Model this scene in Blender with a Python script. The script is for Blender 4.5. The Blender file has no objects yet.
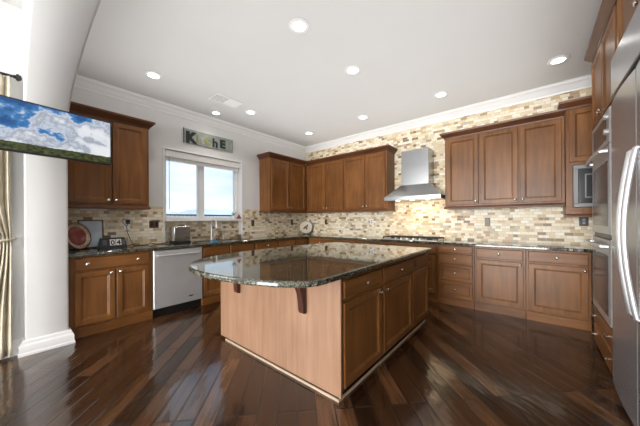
import bpy, bmesh, math, random
from mathutils import Matrix, Vector
random.seed(7)
S = bpy.context.scene
C = S.collection
PI = math.pi

# ------------------------------------------------------------------ camera
cam_d = bpy.data.cameras.new('camera')
cam = bpy.data.objects.new('camera', cam_d); C.objects.link(cam)
R_ = Vector((0.76891936, 0.63931758, -0.00600438)); U_ = Vector((0.00461697, 0.00383877, 0.99998197)); F_ = Vector((-0.6393291, 0.76893322, 0.0))
M = Matrix(((R_.x, U_.x, -F_.x, 4.3782), (R_.y, U_.y, -F_.y, -4.7289), (R_.z, U_.z, -F_.z, 1.25486), (0, 0, 0, 1)))
cam.matrix_world = M
cam_d.sensor_width = 36; cam_d.lens = 257.08 / 640 * 36
cam_d.shift_y = 6.886 / 640
cam_d.clip_start = 0.02; cam_d.clip_end = 2000
S.camera = cam

# ------------------------------------------------------------------ world
W = bpy.data.worlds.new('sky'); S.world = W; W.use_nodes = True
nt = W.node_tree; nt.nodes.clear()
def wn(t): return nt.nodes.new(t)
out = wn('ShaderNodeOutputWorld'); bg = wn('ShaderNodeBackground'); tc = wn('ShaderNodeTexCoord')
sep = wn('ShaderNodeSeparateXYZ'); rmp = wn('ShaderNodeValToRGB'); noi = wn('ShaderNodeTexNoise'); rm2 = wn('ShaderNodeValToRGB'); mx = wn('ShaderNodeMix'); mp = wn('ShaderNodeMapping')
mx.data_type = 'RGBA'
nt.links.new(tc.outputs['Generated'], sep.inputs[0]); nt.links.new(sep.outputs['Z'], rmp.inputs[0])
e = rmp.color_ramp.elements
e[0].position = 0.0; e[0].color = (0.86, 0.90, 0.95, 1); e[1].position = 0.6; e[1].color = (0.30, 0.52, 0.88, 1)
n_ = e.new(0.16); n_.color = (0.62, 0.77, 0.95, 1)
mp.inputs['Scale'].default_value = (2, 2, 9)
nt.links.new(tc.outputs['Generated'], mp.inputs[0]); nt.links.new(mp.outputs[0], noi.inputs['Vector'])
noi.inputs['Scale'].default_value = 1.6; noi.inputs['Detail'].default_value = 5
rm2.color_ramp.elements[0].position = 0.42; rm2.color_ramp.elements[0].color = (0, 0, 0, 1); rm2.color_ramp.elements[1].position = 0.68
nt.links.new(noi.outputs['Fac'], rm2.inputs[0]); nt.links.new(rm2.outputs['Color'], mx.inputs[0])
nt.links.new(rmp.outputs['Color'], mx.inputs[6]); mx.inputs[7].default_value = (0.92, 0.94, 0.97, 1)
nt.links.new(mx.outputs[2], bg.inputs['Color']); bg.inputs['Strength'].default_value = 1.3
nt.links.new(bg.outputs[0], out.inputs[0])

# ------------------------------------------------------------------ exposure
vs = S.view_settings
vs.view_transform = 'Standard'; vs.look = 'None'; vs.gamma = 1; vs.use_curve_mapping = False
vs.exposure = 0.0
S.cycles.sample_clamp_indirect = 6
S.cycles.max_bounces = 10; S.cycles.diffuse_bounces = 6; S.cycles.glossy_bounces = 5

# ------------------------------------------------------------------ area lamps: daylight at the family room windows, plus added fill
def area(name, loc, direction, sx, sy, power, col=(1, 1, 1), spread=PI):
    l = bpy.data.lights.new(name, 'AREA'); l.shape = 'RECTANGLE'; l.size = sx; l.size_y = sy; l.energy = power; l.color = col; l.spread = spread
    o = bpy.data.objects.new(name, l); C.objects.link(o); o.location = loc
    o.rotation_euler = Vector(direction).to_track_quat('-Z', 'Z').to_euler()
    return o
area('daylight_rear', (2.9, -13.9, 1.5), (0, 1, 0.06), 4.0, 2.5, 1080, (1.0, 0.99, 0.97))
area('daylight_side', (0.62, -6.6, 1.5), (1, 0.25, 0.2), 2.2, 2.3, 60, (1.0, 0.99, 0.97))
area('floor_fill', (3.1, -6.3, 0.25), (0, 0.45, 1), 4.2, 2.6, 20, (1.0, 0.985, 0.96))  # added fill lamp, stands in for light bounced off the floor
area('ceiling_fill', (2.45, -2.15, 2.62), (0, 0, 1), 4.2, 4.1, 37, (1.0, 0.99, 0.97))  # added upward fill lamp with no fixture, brightens the ceiling
sl = bpy.data.lights.new('sun', 'SUN'); sl.energy = 4.0; sl.angle = 0.01; sl.color = (1, .96, .9)
so = bpy.data.objects.new('sun', sl); C.objects.link(so); so.rotation_euler = Vector((-.75, .35, -1)).to_track_quat('-Z', 'Y').to_euler()

# ------------------------------------------------------------------ helpers: materials
def new_mat(name):
    m = bpy.data.materials.new(name); m.use_nodes = True
    return m, m.node_tree, m.node_tree.nodes['Principled BSDF']
def sset(b, **k):
    for a, v in k.items():
        b.inputs[a.replace('_', ' ')].default_value = v
def plain(name, col, rough=0.5, metal=0.0, coat=0.0, spec=0.5, var=0.04, scale=6.0, bump=0.0):
    m, t, b = new_mat(name)
    tcn = t.nodes.new('ShaderNodeTexCoord'); n = t.nodes.new('ShaderNodeTexNoise'); n.inputs['Scale'].default_value = scale; n.inputs['Detail'].default_value = 4
    t.links.new(tcn.outputs['Object'], n.inputs['Vector'])
    r = t.nodes.new('ShaderNodeValToRGB')
    r.color_ramp.elements[0].position = 0.3; r.color_ramp.elements[1].position = 0.7
    r.color_ramp.elements[0].color = (*[max(0, c * (1 - var)) for c in col], 1); r.color_ramp.elements[1].color = (*[min(1, c * (1 + var)) for c in col], 1)
    t.links.new(n.outputs['Fac'], r.inputs[0]); t.links.new(r.outputs[0], b.inputs['Base Color'])
    sset(b, Roughness=rough, Metallic=metal, Coat_Weight=coat, Specular_IOR_Level=spec)
    if bump:
        bn = t.nodes.new('ShaderNodeBump'); bn.inputs['Strength'].default_value = bump; bn.inputs['Distance'].default_value = 0.01
        n2 = t.nodes.new('ShaderNodeTexNoise'); n2.inputs['Scale'].default_value = scale * 14; t.links.new(tcn.outputs['Object'], n2.inputs['Vector'])
        t.links.new(n2.outputs['Fac'], bn.inputs['Height']); t.links.new(bn.outputs[0], b.inputs['Normal'])
    return m
def glow(name, col, strength):
    m, t, b = new_mat(name)
    sset(b, Base_Color=(*col, 1), Emission_Color=(*col, 1), Emission_Strength=strength, Roughness=0.4)
    return m
def wood(name, c1, c2, rough=0.38, coat=0.06, axis='Z', sc=1.0):
    m, t, b = new_mat(name)
    tcn = t.nodes.new('ShaderNodeTexCoord'); mp = t.nodes.new('ShaderNodeMapping')
    s = {'Z': (22, 22, 1.6), 'X': (1.6, 22, 22), 'Y': (22, 1.6, 22)}[axis]
    mp.inputs['Scale'].default_value = tuple(v * sc for v in s)
    oi = t.nodes.new('ShaderNodeObjectInfo'); add = t.nodes.new('ShaderNodeVectorMath'); add.operation = 'ADD'
    mul = t.nodes.new('ShaderNodeMath'); mul.operation = 'MULTIPLY'; mul.inputs[1].default_value = 37.0
    t.links.new(oi.outputs['Random'], mul.inputs[0]); t.links.new(tcn.outputs['Object'], add.inputs[0]); t.links.new(mul.outputs[0], add.inputs[1])
    t.links.new(add.outputs[0], mp.inputs[0])
    n = t.nodes.new('ShaderNodeTexNoise'); n.inputs['Scale'].default_value = 1.0; n.inputs['Detail'].default_value = 6; n.inputs['Distortion'].default_value = 0.4
    t.links.new(mp.outputs[0], n.inputs['Vector'])
    n2 = t.nodes.new('ShaderNodeTexNoise'); n2.inputs['Scale'].default_value = 2.2; n2.inputs['Detail'].default_value = 2
    t.links.new(add.outputs[0], n2.inputs['Vector'])
    mixf = t.nodes.new('ShaderNodeMath'); mixf.operation = 'MULTIPLY_ADD'; mixf.inputs[1].default_value = 0.55; 
    t.links.new(n.outputs['Fac'], mixf.inputs[0])
    m2 = t.nodes.new('ShaderNodeMath'); m2.operation = 'MULTIPLY'; m2.inputs[1].default_value = 0.45; t.links.new(n2.outputs['Fac'], m2.inputs[0]); t.links.new(m2.outputs[0], mixf.inputs[2])
    r = t.nodes.new('ShaderNodeValToRGB'); r.color_ramp.elements[0].position = 0.33; r.color_ramp.elements[1].position = 0.68
    r.color_ramp.elements[0].color = (*c1, 1); r.color_ramp.elements[1].color = (*c2, 1)
    t.links.new(mixf.outputs[0], r.inputs[0]); t.links.new(r.outputs[0], b.inputs['Base Color'])
    sset(b, Roughness=rough, Coat_Weight=coat, Coat_Roughness=0.22, Specular_IOR_Level=0.3)
    return m
def tile_mat():
    m, t, b = new_mat('travertine_mosaic')
    g = t.nodes.new('ShaderNodeNewGeometry'); sp = t.nodes.new('ShaderNodeSeparateXYZ'); t.links.new(g.outputs['Position'], sp.inputs[0])
    ad = t.nodes.new('ShaderNodeMath'); ad.operation = 'ADD'; t.links.new(sp.outputs['X'], ad.inputs[0]); t.links.new(sp.outputs['Y'], ad.inputs[1])
    cb = t.nodes.new('ShaderNodeCombineXYZ'); t.links.new(ad.outputs[0], cb.inputs[0]); t.links.new(sp.outputs['Z'], cb.inputs[1])
    br = t.nodes.new('ShaderNodeTexBrick'); t.links.new(cb.outputs[0], br.inputs['Vector'])
    br.inputs['Color1'].default_value = (0, 0, 0, 1); br.inputs['Color2'].default_value = (1, 1, 1, 1); br.inputs['Mortar'].default_value = (0.5, 0.5, 0.5, 1)
    br.inputs['Scale'].default_value = 1.0; br.inputs['Mortar Size'].default_value = 0.0022; br.inputs['Brick Width'].default_value = 0.092; br.inputs['Row Height'].default_value = 0.041
    br.inputs['Mortar Smooth'].default_value = 0.1
    br.offset = 0.37; br.offset_frequency = 2; br.squash = 0.62; br.squash_frequency = 3
    r = t.nodes.new('ShaderNodeValToRGB'); cr = r.color_ramp; cr.interpolation = 'CONSTANT'
    stops = [(0, (0.24, 0.15, 0.075)), (0.05, (0.42, 0.28, 0.14)), (0.13, (0.72, 0.60, 0.38)), (0.30, (0.82, 0.74, 0.55)), (0.48, (0.58, 0.42, 0.22)), (0.57, (0.86, 0.80, 0.66)), (0.74, (0.70, 0.56, 0.34)), (0.85, (0.50, 0.42, 0.30)), (0.91, (0.80, 0.70, 0.50))]
    cr.elements[0].position = 0; cr.elements[0].color = (*stops[0][1], 1); cr.elements[1].position = stops[1][0]; cr.elements[1].color = (*stops[1][1], 1)
    for p_, c_ in stops[2:]:
        k = cr.elements.new(p_); k.color = (*c_, 1)
    t.links.new(br.outputs['Color'], r.inputs[0])
    n = t.nodes.new('ShaderNodeTexNoise'); n.inputs['Scale'].default_value = 38; n.inputs['Detail'].default_value = 5; t.links.new(g.outputs['Position'], n.inputs['Vector'])
    mm = t.nodes.new('ShaderNodeMix'); mm.data_type = 'RGBA'; mm.blend_type = 'OVERLAY'; mm.inputs[0].default_value = 0.45
    t.links.new(r.outputs[0], mm.inputs[6]); t.links.new(n.outputs['Color'], mm.inputs[7])
    hs = t.nodes.new('ShaderNodeHueSaturation'); hs.inputs['Saturation'].default_value = 0.88; t.links.new(mm.outputs[2], hs.inputs['Color'])
    mo = t.nodes.new('ShaderNodeMix'); mo.data_type = 'RGBA'; t.links.new(br.outputs['Fac'], mo.inputs[0]); t.links.new(hs.outputs[0], mo.inputs[6]); mo.inputs[7].default_value = (0.58, 0.49, 0.36, 1)
    t.links.new(mo.outputs[2], b.inputs['Base Color'])
    bm_ = t.nodes.new('ShaderNodeBump'); bm_.invert = True; bm_.inputs['Strength'].default_value = 0.5; bm_.inputs['Distance'].default_value = 0.004
    t.links.new(br.outputs['Fac'], bm_.inputs['Height']); t.links.new(bm_.outputs[0], b.inputs['Normal'])
    sset(b, Roughness=0.42)
    return m
def floor_mat():
    m, t, b = new_mat('hand_scraped_walnut_planks')
    g = t.nodes.new('ShaderNodeNewGeometry'); mp = t.nodes.new('ShaderNodeMapping'); mp.inputs['Rotation'].default_value = (0, 0, math.radians(-135))
    t.links.new(g.outputs['Position'], mp.inputs[0])
    br = t.nodes.new('ShaderNodeTexBrick'); t.links.new(mp.outputs[0], br.inputs['Vector'])
    br.inputs['Color1'].default_value = (0, 0, 0, 1); br.inputs['Color2'].default_value = (1, 1, 1, 1); br.inputs['Mortar'].default_value = (0.5, 0.5, 0.5, 1)
    br.inputs['Scale'].default_value = 1; br.inputs['Mortar Size'].default_value = 0.0065; br.inputs['Mortar Smooth'].default_value = 0.5; br.inputs['Brick Width'].default_value = 0.95; br.inputs['Row Height'].default_value = 0.127
    br.offset = 0.41; br.offset_frequency = 3; br.squash = 1.25; br.squash_frequency = 2
    r = t.nodes.new('ShaderNodeValToRGB'); cr = r.color_ramp
    cr.elements[0].position = 0; cr.elements[0].color = (0.016, 0.0065, 0.003, 1); cr.elements[1].position = 1; cr.elements[1].color = (0.105, 0.047, 0.020, 1)
    k = cr.elements.new(0.55); k.color = (0.042, 0.0175, 0.0075, 1)
    t.links.new(br.outputs['Color'], r.inputs[0])
    mp2 = t.nodes.new('ShaderNodeMapping'); mp2.inputs['Scale'].default_value = (1.5, 17, 1); t.links.new(mp.outputs[0], mp2.inputs[0])
    cadd = t.nodes.new('ShaderNodeVectorMath'); cadd.operation = 'MULTIPLY_ADD'; t.links.new(br.outputs['Color'], cadd.inputs[0]); cadd.inputs[1].default_value = (9, 9, 9); t.links.new(mp2.outputs[0], cadd.inputs[2])
    n = t.nodes.new('ShaderNodeTexNoise'); n.inputs['Scale'].default_value = 1.4; n.inputs['Detail'].default_value = 6; n.inputs['Distortion'].default_value = 0.8; t.links.new(cadd.outputs[0], n.inputs['Vector'])
    mr = t.nodes.new('ShaderNodeMapRange'); mr.inputs['From Min'].default_value = 0.3; mr.inputs['From Max'].default_value = 0.7; mr.inputs['To Min'].default_value = 0.55; mr.inputs['To Max'].default_value = 1.6
    t.links.new(n.outputs['Fac'], mr.inputs[0])
    mm = t.nodes.new('ShaderNodeVectorMath'); mm.operation = 'SCALE'; t.links.new(r.outputs[0], mm.inputs[0]); t.links.new(mr.outputs[0], mm.inputs['Scale'])
    mo = t.nodes.new('ShaderNodeMix'); mo.data_type = 'RGBA'; t.links.new(br.outputs['Fac'], mo.inputs[0]); t.links.new(mm.outputs[0], mo.inputs[6]); mo.inputs[7].default_value = (0.006, 0.004, 0.003, 1)
    t.links.new(mo.outputs[2], b.inputs['Base Color'])
    n3 = t.nodes.new('ShaderNodeTexNoise'); n3.inputs['Scale'].default_value = 1.0; n3.inputs['Detail'].default_value = 2; mp3 = t.nodes.new('ShaderNodeMapping'); mp3.inputs['Scale'].default_value = (3.2, 9, 1); t.links.new(mp.outputs[0], mp3.inputs[0]); t.links.new(mp3.outputs[0], n3.inputs['Vector'])
    ht = t.nodes.new('ShaderNodeMath'); ht.operation = 'SUBTRACT'; t.links.new(n3.outputs['Fac'], ht.inputs[0]); t.links.new(br.outputs['Fac'], ht.inputs[1])
    ca = t.nodes.new('ShaderNodeMath'); ca.operation = 'MULTIPLY_ADD'; t.links.new(br.outputs['Color'], ca.inputs[0]); ca.inputs[1].default_value = 0.25; t.links.new(ht.outputs[0], ca.inputs[2])
    bm_ = t.nodes.new('ShaderNodeBump'); bm_.inputs['Strength'].default_value = 0.5; bm_.inputs['Distance'].default_value = 0.008
    t.links.new(ca.outputs[0], bm_.inputs['Height']); t.links.new(bm_.outputs[0], b.inputs['Normal']); t.links.new(bm_.outputs[0], b.inputs['Coat Normal'])
    rr = t.nodes.new('ShaderNodeMapRange'); rr.inputs['To Min'].default_value = 0.10; rr.inputs['To Max'].default_value = 0.24; t.links.new(n.outputs['Fac'], rr.inputs[0]); t.links.new(rr.outputs[0], b.inputs['Roughness'])
    sset(b, IOR=1.7, Coat_Weight=0.3, Coat_Roughness=0.06, Coat_IOR=1.6)
    return m
def granite_mat():
    m, t, b = new_mat('dark_granite')
    g = t.nodes.new('ShaderNodeNewGeometry')
    v = t.nodes.new('ShaderNodeTexVoronoi'); v.inputs['Scale'].default_value = 150; v.inputs['Randomness'].default_value = 1; t.links.new(g.outputs['Position'], v.inputs['Vector'])
    n = t.nodes.new('ShaderNodeTexNoise'); n.inputs['Scale'].default_value = 30; n.inputs['Detail'].default_value = 5; t.links.new(g.outputs['Position'], n.inputs['Vector'])
    sp = t.nodes.new('ShaderNodeSeparateColor'); t.links.new(v.outputs['Color'], sp.inputs[0])
    ad = t.nodes.new('ShaderNodeMath'); ad.operation = 'MULTIPLY_ADD'; t.links.new(n.outputs['Fac'], ad.inputs[0]); ad.inputs[1].default_value = 0.9
    ml = t.nodes.new('ShaderNodeMath'); ml.operation = 'MULTIPLY_ADD'; t.links.new(sp.outputs[0], ml.inputs[0]); ml.inputs[1].default_value = 0.75; ml.inputs[2].default_value = -0.37
    t.links.new(ml.outputs[0], ad.inputs[2])
    r = t.nodes.new('ShaderNodeValToRGB'); cr = r.color_ramp
    cols = [(0.0, (0.005, 0.006, 0.005)), (0.38, (0.014, 0.018, 0.014)), (0.50, (0.045, 0.052, 0.038)), (0.62, (0.10, 0.105, 0.07)), (0.76, (0.17, 0.15, 0.10)), (0.9, (0.20, 0.20, 0.16))]
    cr.elements[0].position = 0; cr.elements[0].color = (*cols[0][1], 1); cr.elements[1].position = 0.9; cr.elements[1].color = (*cols[-1][1], 1)
    for p_, c_ in cols[1:-1]:
        k = cr.elements.new(p_); k.color = (*c_, 1)
    t.links.new(ad.outputs[0], r.inputs[0]); t.links.new(r.outputs[0], b.inputs['Base Color'])
    sset(b, Roughness=0.04, IOR=1.65, Coat_Weight=0.35, Coat_IOR=1.5, Coat_Roughness=0.02)
    return m
def steel_mat(name, col=(0.58, 0.59, 0.60), rough=0.26, axis='Z'):
    m, t, b = new_mat(name)
    tcn = t.nodes.new('ShaderNodeTexCoord'); mp = t.nodes.new('ShaderNodeMapping')
    mp.inputs['Scale'].default_value = (2, 2, 260) if axis == 'Z' else (260, 260, 2)
    t.links.new(tcn.outputs['Object'], mp.inputs[0])
    n = t.nodes.new('ShaderNodeTexNoise'); n.inputs['Scale'].default_value = 1; n.inputs['Detail'].default_value = 3; t.links.new(mp.outputs[0], n.inputs['Vector'])
    mr = t.nodes.new('ShaderNodeMapRange'); mr.inputs['To Min'].default_value = rough * 0.75; mr.inputs['To Max'].default_value = rough * 1.3; t.links.new(n.outputs['Fac'], mr.inputs[0]); t.links.new(mr.outputs[0], b.inputs['Roughness'])
    bm_ = t.nodes.new('ShaderNodeBump'); bm_.inputs['Strength'].default_value = 0.06; bm_.inputs['Distance'].default_value = 0.002; t.links.new(n.outputs['Fac'], bm_.inputs['Height']); t.links.new(bm_.outputs[0], b.inputs['Normal'])
    sset(b, Base_Color=(*col, 1), Metallic=1.0)
    return m
def glass_mat(name='clear_glass'):
    m, t, b = new_mat(name); t.nodes.remove(b)
    o = t.nodes['Material Output']; tr = t.nodes.new('ShaderNodeBsdfTransparent'); gl = t.nodes.new('ShaderNodeBsdfGlossy'); gl.inputs['Roughness'].default_value = .02
    lw = t.nodes.new('ShaderNodeFresnel'); lw.inputs['IOR'].default_value = 1.35; mxs = t.nodes.new('ShaderNodeMixShader')
    tr.inputs['Color'].default_value = (.97, .985, .98, 1)
    t.links.new(lw.outputs[0], mxs.inputs[0]); t.links.new(tr.outputs[0], mxs.inputs[1]); t.links.new(gl.outputs[0], mxs.inputs[2]); t.links.new(mxs.outputs[0], o.inputs[0])
    return m

MAT = {}
MAT['wall'] = plain('wall_paint', (0.75, 0.75, 0.745), 0.6, var=0.012, scale=2, bump=0.03)
MAT['ceil'] = plain('ceiling_paint', (0.72, 0.72, 0.715), 0.55, var=0.01, scale=2, bump=0.04)
MAT['trim'] = plain('white_trim', (0.86, 0.86, 0.86), 0.35, var=0.01)
MAT['tile'] = tile_mat(); MAT['floor'] = floor_mat(); MAT['granite'] = granite_mat()
MAT['wood'] = wood('maple_cabinet_wood', (0.110, 0.041, 0.0105), (0.245, 0.100, 0.027))
MAT['woodh'] = wood('maple_cabinet_wood_horizontal', (0.110, 0.041, 0.0105), (0.245, 0.100, 0.027), axis='X')
MAT['crownwood'] = wood('dark_crown_wood', (0.085, 0.032, 0.014), (0.16, 0.062, 0.026), axis='X')
MAT['panelwood'] = wood('maple_end_panel', (0.25, 0.138, 0.082), (0.37, 0.218, 0.138), rough=0.3, coat=0.35)
MAT['corbelwood'] = wood('dark_corbel_wood', (0.060, 0.022, 0.014), (0.105, 0.038, 0.024))
MAT['steel'] = steel_mat('brushed_steel', (.62, .63, .64), .30); MAT['steelv'] = plain('satin_appliance_steel', (.60, .605, .61), .38, .55)
MAT['mwave'] = plain('microwave_steel', (.20, .20, .205), .5, .35)
MAT['oven'] = plain('oven_steel', (.42, .425, .43), .36, .55)
MAT['hood'] = steel_mat('hood_steel', (.40, .41, .42), .24)
MAT['fridge'] = plain('fridge_steel', (.34, .35, .37), .26, .65)
MAT['chrome'] = plain('polished_nickel', (0.75, 0.74, 0.72), 0.14, 1.0)
MAT['handle'] = plain('satin_handle', (0.66, 0.66, 0.67), 0.32, 0.7)
MAT['black'] = plain('black_plastic', (0.012, 0.012, 0.013), 0.35)
MAT['iron'] = plain('cast_iron', (0.02, 0.02, 0.021), 0.55, 0.3)
MAT['dglass'] = plain('dark_oven_glass', (0.035, 0.036, 0.04), 0.22, 0.0, 0.0, 0.4)
MAT['glass'] = glass_mat()
MAT['white'] = plain('white_plastic', (0.82, 0.82, 0.80), 0.35)
MAT['vinyl'] = plain('white_vinyl', (0.84, 0.85, 0.86), 0.3)
MAT['grey'] = plain('grey_duct', (0.30, 0.30, 0.31), 0.6)
MAT['lens'] = glow('lit_lamp_lens', (1.0, 0.98, 0.94), 9.0)
MAT['hoodlens'] = glow('warm_lamp_lens', (1.0, 0.80, 0.52), 12.0)
MAT['brownplate'] = plain('brown_outlet_plate', (0.10, 0.05, 0.03), 0.4)
MAT['cord'] = plain('brown_cord', (0.06, 0.03, 0.02), 0.5)
MAT['stone'] = plain('terrace_concrete', (0.5, 0.48, 0.45), 0.8, var=0.1)
MAT['hill'] = plain('painted_haze_hillside', (0.46, 0.54, 0.64), 0.9, var=0.08, scale=0.03)  # aerial haze is put into the base colour as pale blue-grey

# ------------------------------------------------------------------ helpers: meshes
class MB:
    def __init__(s): s.v = []; s.f = []
    def add(s, vs_, fs):
        o = len(s.v); s.v += [tuple(v) for v in vs_]; s.f += [tuple(i + o for i in f) for f in fs]; return s
    def box(s, x0, x1, y0, y1, z0, z1):
        return s.add([(x0, y0, z0), (x1, y0, z0), (x1, y1, z0), (x0, y1, z0), (x0, y0, z1), (x1, y0, z1), (x1, y1, z1), (x0, y1, z1)],
                     [(0, 3, 2, 1), (4, 5, 6, 7), (0, 1, 5, 4), (1, 2, 6, 5), (2, 3, 7, 6), (3, 0, 4, 7)])
    def loft(s, rings, cap0=True, cap1=True, closed=True):
        n = len(rings[0]); vs_ = [p for r in rings for p in r]; fs = []
        for i in range(len(rings) - 1):
            for j in range(n if closed else n - 1):
                a = i * n + j; b_ = i * n + (j + 1) % n
                fs.append((a, b_, b_ + n, a + n))
        if cap0: fs.append(tuple(reversed(range(n))))
        if cap1: fs.append(tuple(range((len(rings) - 1) * n, len(rings) * n)))
        return s.add(vs_, fs)
    def panel(s, x0, x1, z0, z1, prof):            # rectangular rings in the xz plane, prof = (inset, y)
        rings = [[(x0 + i, y, z0 + i), (x1 - i, y, z0 + i), (x1 - i, y, z1 - i), (x0 + i, y, z1 - i)] for i, y in prof]
        return s.loft(rings)
    def lathe(s, prof, c=(0, 0, 0), axis='Z', n=16, caps=True):   # prof = (radius, height)
        def P(r, h, a):
            u, w = r * math.cos(a), r * math.sin(a)
            q = {'Z': (u, w, h), 'Y': (u, -h, w), 'X': (h, u, w), '-X': (-h, -u, w)}[axis]
            return (c[0] + q[0], c[1] + q[1], c[2] + q[2])
        return s.loft([[P(max(r, 1e-4), h, 2 * PI * k / n) for k in range(n)] for r, h in prof], caps, caps)
    def tube(s, pts, r, n=8, closed=False):
        pts = [Vector(p) for p in pts]; rings = []
        prev = None
        for i, p in enumerate(pts):
            d = ((pts[min(i + 1, len(pts) - 1)] - pts[max(i - 1, 0)])).normalized()
            a = Vector((0, 0, 1)) if abs(d.z) < 0.9 else Vector((1, 0, 0))
            if prev is not None: a = prev
            u = (a - d * a.dot(d)).normalized(); w = d.cross(u); prev = u
            rr = r[i] if isinstance(r, (list, tuple)) else r
            rings.append([p + u * rr * math.cos(2 * PI * k / n) + w * rr * math.sin(2 * PI * k / n) for k in range(n)])
        return s.loft(rings)
    def sweep(s, path, prof, z=0.0):               # mitred moulding; prof = (out, z), out to the right of the path
        P = [Vector(p) for p in path]; rings = []
        for i, p in enumerate(P):
            ds = []
            if i > 0: ds.append((P[i] - P[i - 1]).normalized())
            if i < len(P) - 1: ds.append((P[i + 1] - P[i]).normalized())
            ns = [Vector((d.y, -d.x)) for d in ds]
            nn = ns[0] if len(ns) == 1 else (ns[0] + ns[1]) / (1 + ns[0].dot(ns[1]))
            rings.append([(p.x + nn.x * o, p.y + nn.y * o, z + h) for o, h in prof])
        return s.loft(rings)
    def prism(s, poly, d0, d1, plane='XZ'):
        def q(a, b_, d): return {'XZ': (a, d, b_), 'YZ': (d, a, b_), 'XY': (a, b_, d)}[plane]
        return s.loft([[q(a, b_, d0) for a, b_ in poly], [q(a, b_, d1) for a, b_ in poly]])
    def build(s, name, m, parent=None, smooth=35, bevel=0, loc=None):
        me = bpy.data.meshes.new(name); me.from_pydata(s.v, [], s.f); me.update()
        b = bmesh.new(); b.from_mesh(me); bmesh.ops.recalc_face_normals(b, faces=b.faces); b.to_mesh(me); b.free()
        if smooth:
            me.polygons.foreach_set('use_smooth', [True] * len(me.polygons)); me.set_sharp_from_angle(angle=math.radians(smooth))
        if m: me.materials.append(MAT[m] if isinstance(m, str) else m)
        o = bpy.data.objects.new(name, me); C.objects.link(o)
        if parent: o.parent = parent
        if loc: o.location = loc
        if bevel:
            md = o.modifiers.new('bevel', 'BEVEL'); md.width = bevel; md.segments = 2; md.limit_method = 'ANGLE'; md.angle_limit = math.radians(40)
        return o
def tag(o, label, cat, group=None):
    o['label'] = label; o['category'] = cat
    if group: o['group'] = group
    return o
def thing(name, label, cat, loc=(0, 0, 0), rot=0, group=None):
    o = bpy.data.objects.new(name, None); C.objects.link(o); o.location = loc; o.rotation_euler = (0, 0, rot); o.empty_display_size = 0.1
    return tag(o, label, cat, group)
def struct(o): o['kind'] = 'structure'; return o
def box(name, m, x0, x1, y0, y1, z0, z1, parent=None, bevel=0): return MB().box(x0, x1, y0, y1, z0, z1).build(name, m, parent, 0, bevel)

H = 3.05; XR = 5.5; FH = 3.30; YB = -14.0
# ------------------------------------------------------------------ the room shell
struct(box('floor', 'floor', -0.25, XR + .15, YB - .2, .15, -0.1, 0))
struct(box('ceiling', 'ceil', -0.25, XR + .15, -4.349, .15, H, H + .12))
struct(box('ceiling_family', 'ceil', .45, XR + .15, YB - .2, -4.651, FH, FH + .12))
struct(box('wall_back', 'tile', -0.25, XR + .15, 0, .15, 0, H - .001))
NY0, NY1 = -3.205, -1.86
m = MB()
m.box(-.25, 0, -4.349, NY0, 0, H - .001).box(-.25, 0, NY1, -.001, 0, H - .001).box(-.25, 0, NY0, NY1, 2.37, H - .001)
m.box(-.25, -.1, NY0, NY1, 0, 1.262)
struct(m.build('wall_left', 'wall', smooth=0))
m = MB()
m.box(.0005, .007, -4.345, NY0 - .03, .915, 1.47).box(.0005, .007, NY1 + .03, -.002, .915, 1.47)
m.box(-.0995, -.093, NY0 + .003, NY1 - .003, .915, 1.24)
struct(m.build('wall_tile_left', 'tile', smooth=0))
# right wall, with the rear room beyond the arch
struct(box('wall_right', 'wall', XR, XR + .15, YB, -.001, 0, FH))
m = MB(); m.box(.45, 1.0, YB - .15, YB, 0, FH).box(5.2, XR, YB - .15, YB, 0, FH).box(1.0, 5.2, YB - .15, YB, 2.75, FH).box(1.0, 5.2, YB - .15, YB, 0, .2)
struct(m.build('wall_rear', 'wall', smooth=0))
m = MB(); m.box(.45, .6, -5.4, -4.651, 0, FH).box(.45, .6, YB, -7.8, 0, FH).box(.45, .6, -7.8, -5.4, 2.65, FH).box(.45, .6, -7.8, -5.4, 0, .3)
struct(m.build('wall_family', 'wall', smooth=0))
# arched divider between kitchen and family room
arch = [(0.69, 2.18), (.72, 2.26), (.80, 2.34), (.90, 2.41), (1.06, 2.48), (1.30, 2.545), (1.62, 2.61), (2.0, 2.652), (2.4, 2.67), (4.2, 2.67), (4.6, 2.63), (4.95, 2.54), (5.2, 2.40), (5.3, 2.18)]
bul = .018
def arch_ring(y, off):
    inner = []
    n = len(arch)
    pts = [(.69, 0)] + arch + [(5.3, 0)]
    for i, (x, z) in enumerate(pts):
        a = Vector(pts[max(i - 1, 0)]); b_ = Vector(pts[min(i + 1, len(pts) - 1)]); d = (b_ - a).normalized(); nn = Vector((-d.y, d.x))
        inner.append((x + nn.x * off, y, max(0, z + nn.y * off)))
    return inner
m = MB()
rings = [arch_ring(-4.65, bul), arch_ring(-4.65 + bul * .3, bul * .3), arch_ring(-4.65 + bul, 0), arch_ring(-4.35 - bul, 0), arch_ring(-4.35 - bul * .3, bul * .3), arch_ring(-4.35, bul)]
m.loft(rings, False, False, closed=False)
for k, y in ((0, -4.65), (-1, -4.35)):
    r = rings[k]; n = len(r)
    outer = []
    for i, p in enumerate(r):
        outer.append((p[0], y, FH - .001))
    outer[0] = (0.0, y, 0); outer[-1] = (XR - .001, y, 0)
    half = n // 2
    vs_ = list(r) + [(-.25, y, 0), (-.25, y, FH - .001), (XR - .001, y, FH - .001), (XR - .001, y, 0)]
    a, b_, c_, d_ = n, n + 1, n + 2, n + 3
    fs = [(i, i + 1, b_) for i in range(1, half)] + [(a, 0, 1, b_)] + [(half, c_, b_)] + [(i, i + 1, c_) for i in range(half, n - 2)] + [(n - 2, n - 1, d_, c_)]
    m.add(vs_, fs)
m.add([(-.25, -4.65, FH - .001), (XR - .001, -4.65, FH - .001), (XR - .001, -4.35, FH - .001), (-.25, -4.35, FH - .001)], [(0, 1, 2, 3)])
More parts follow.
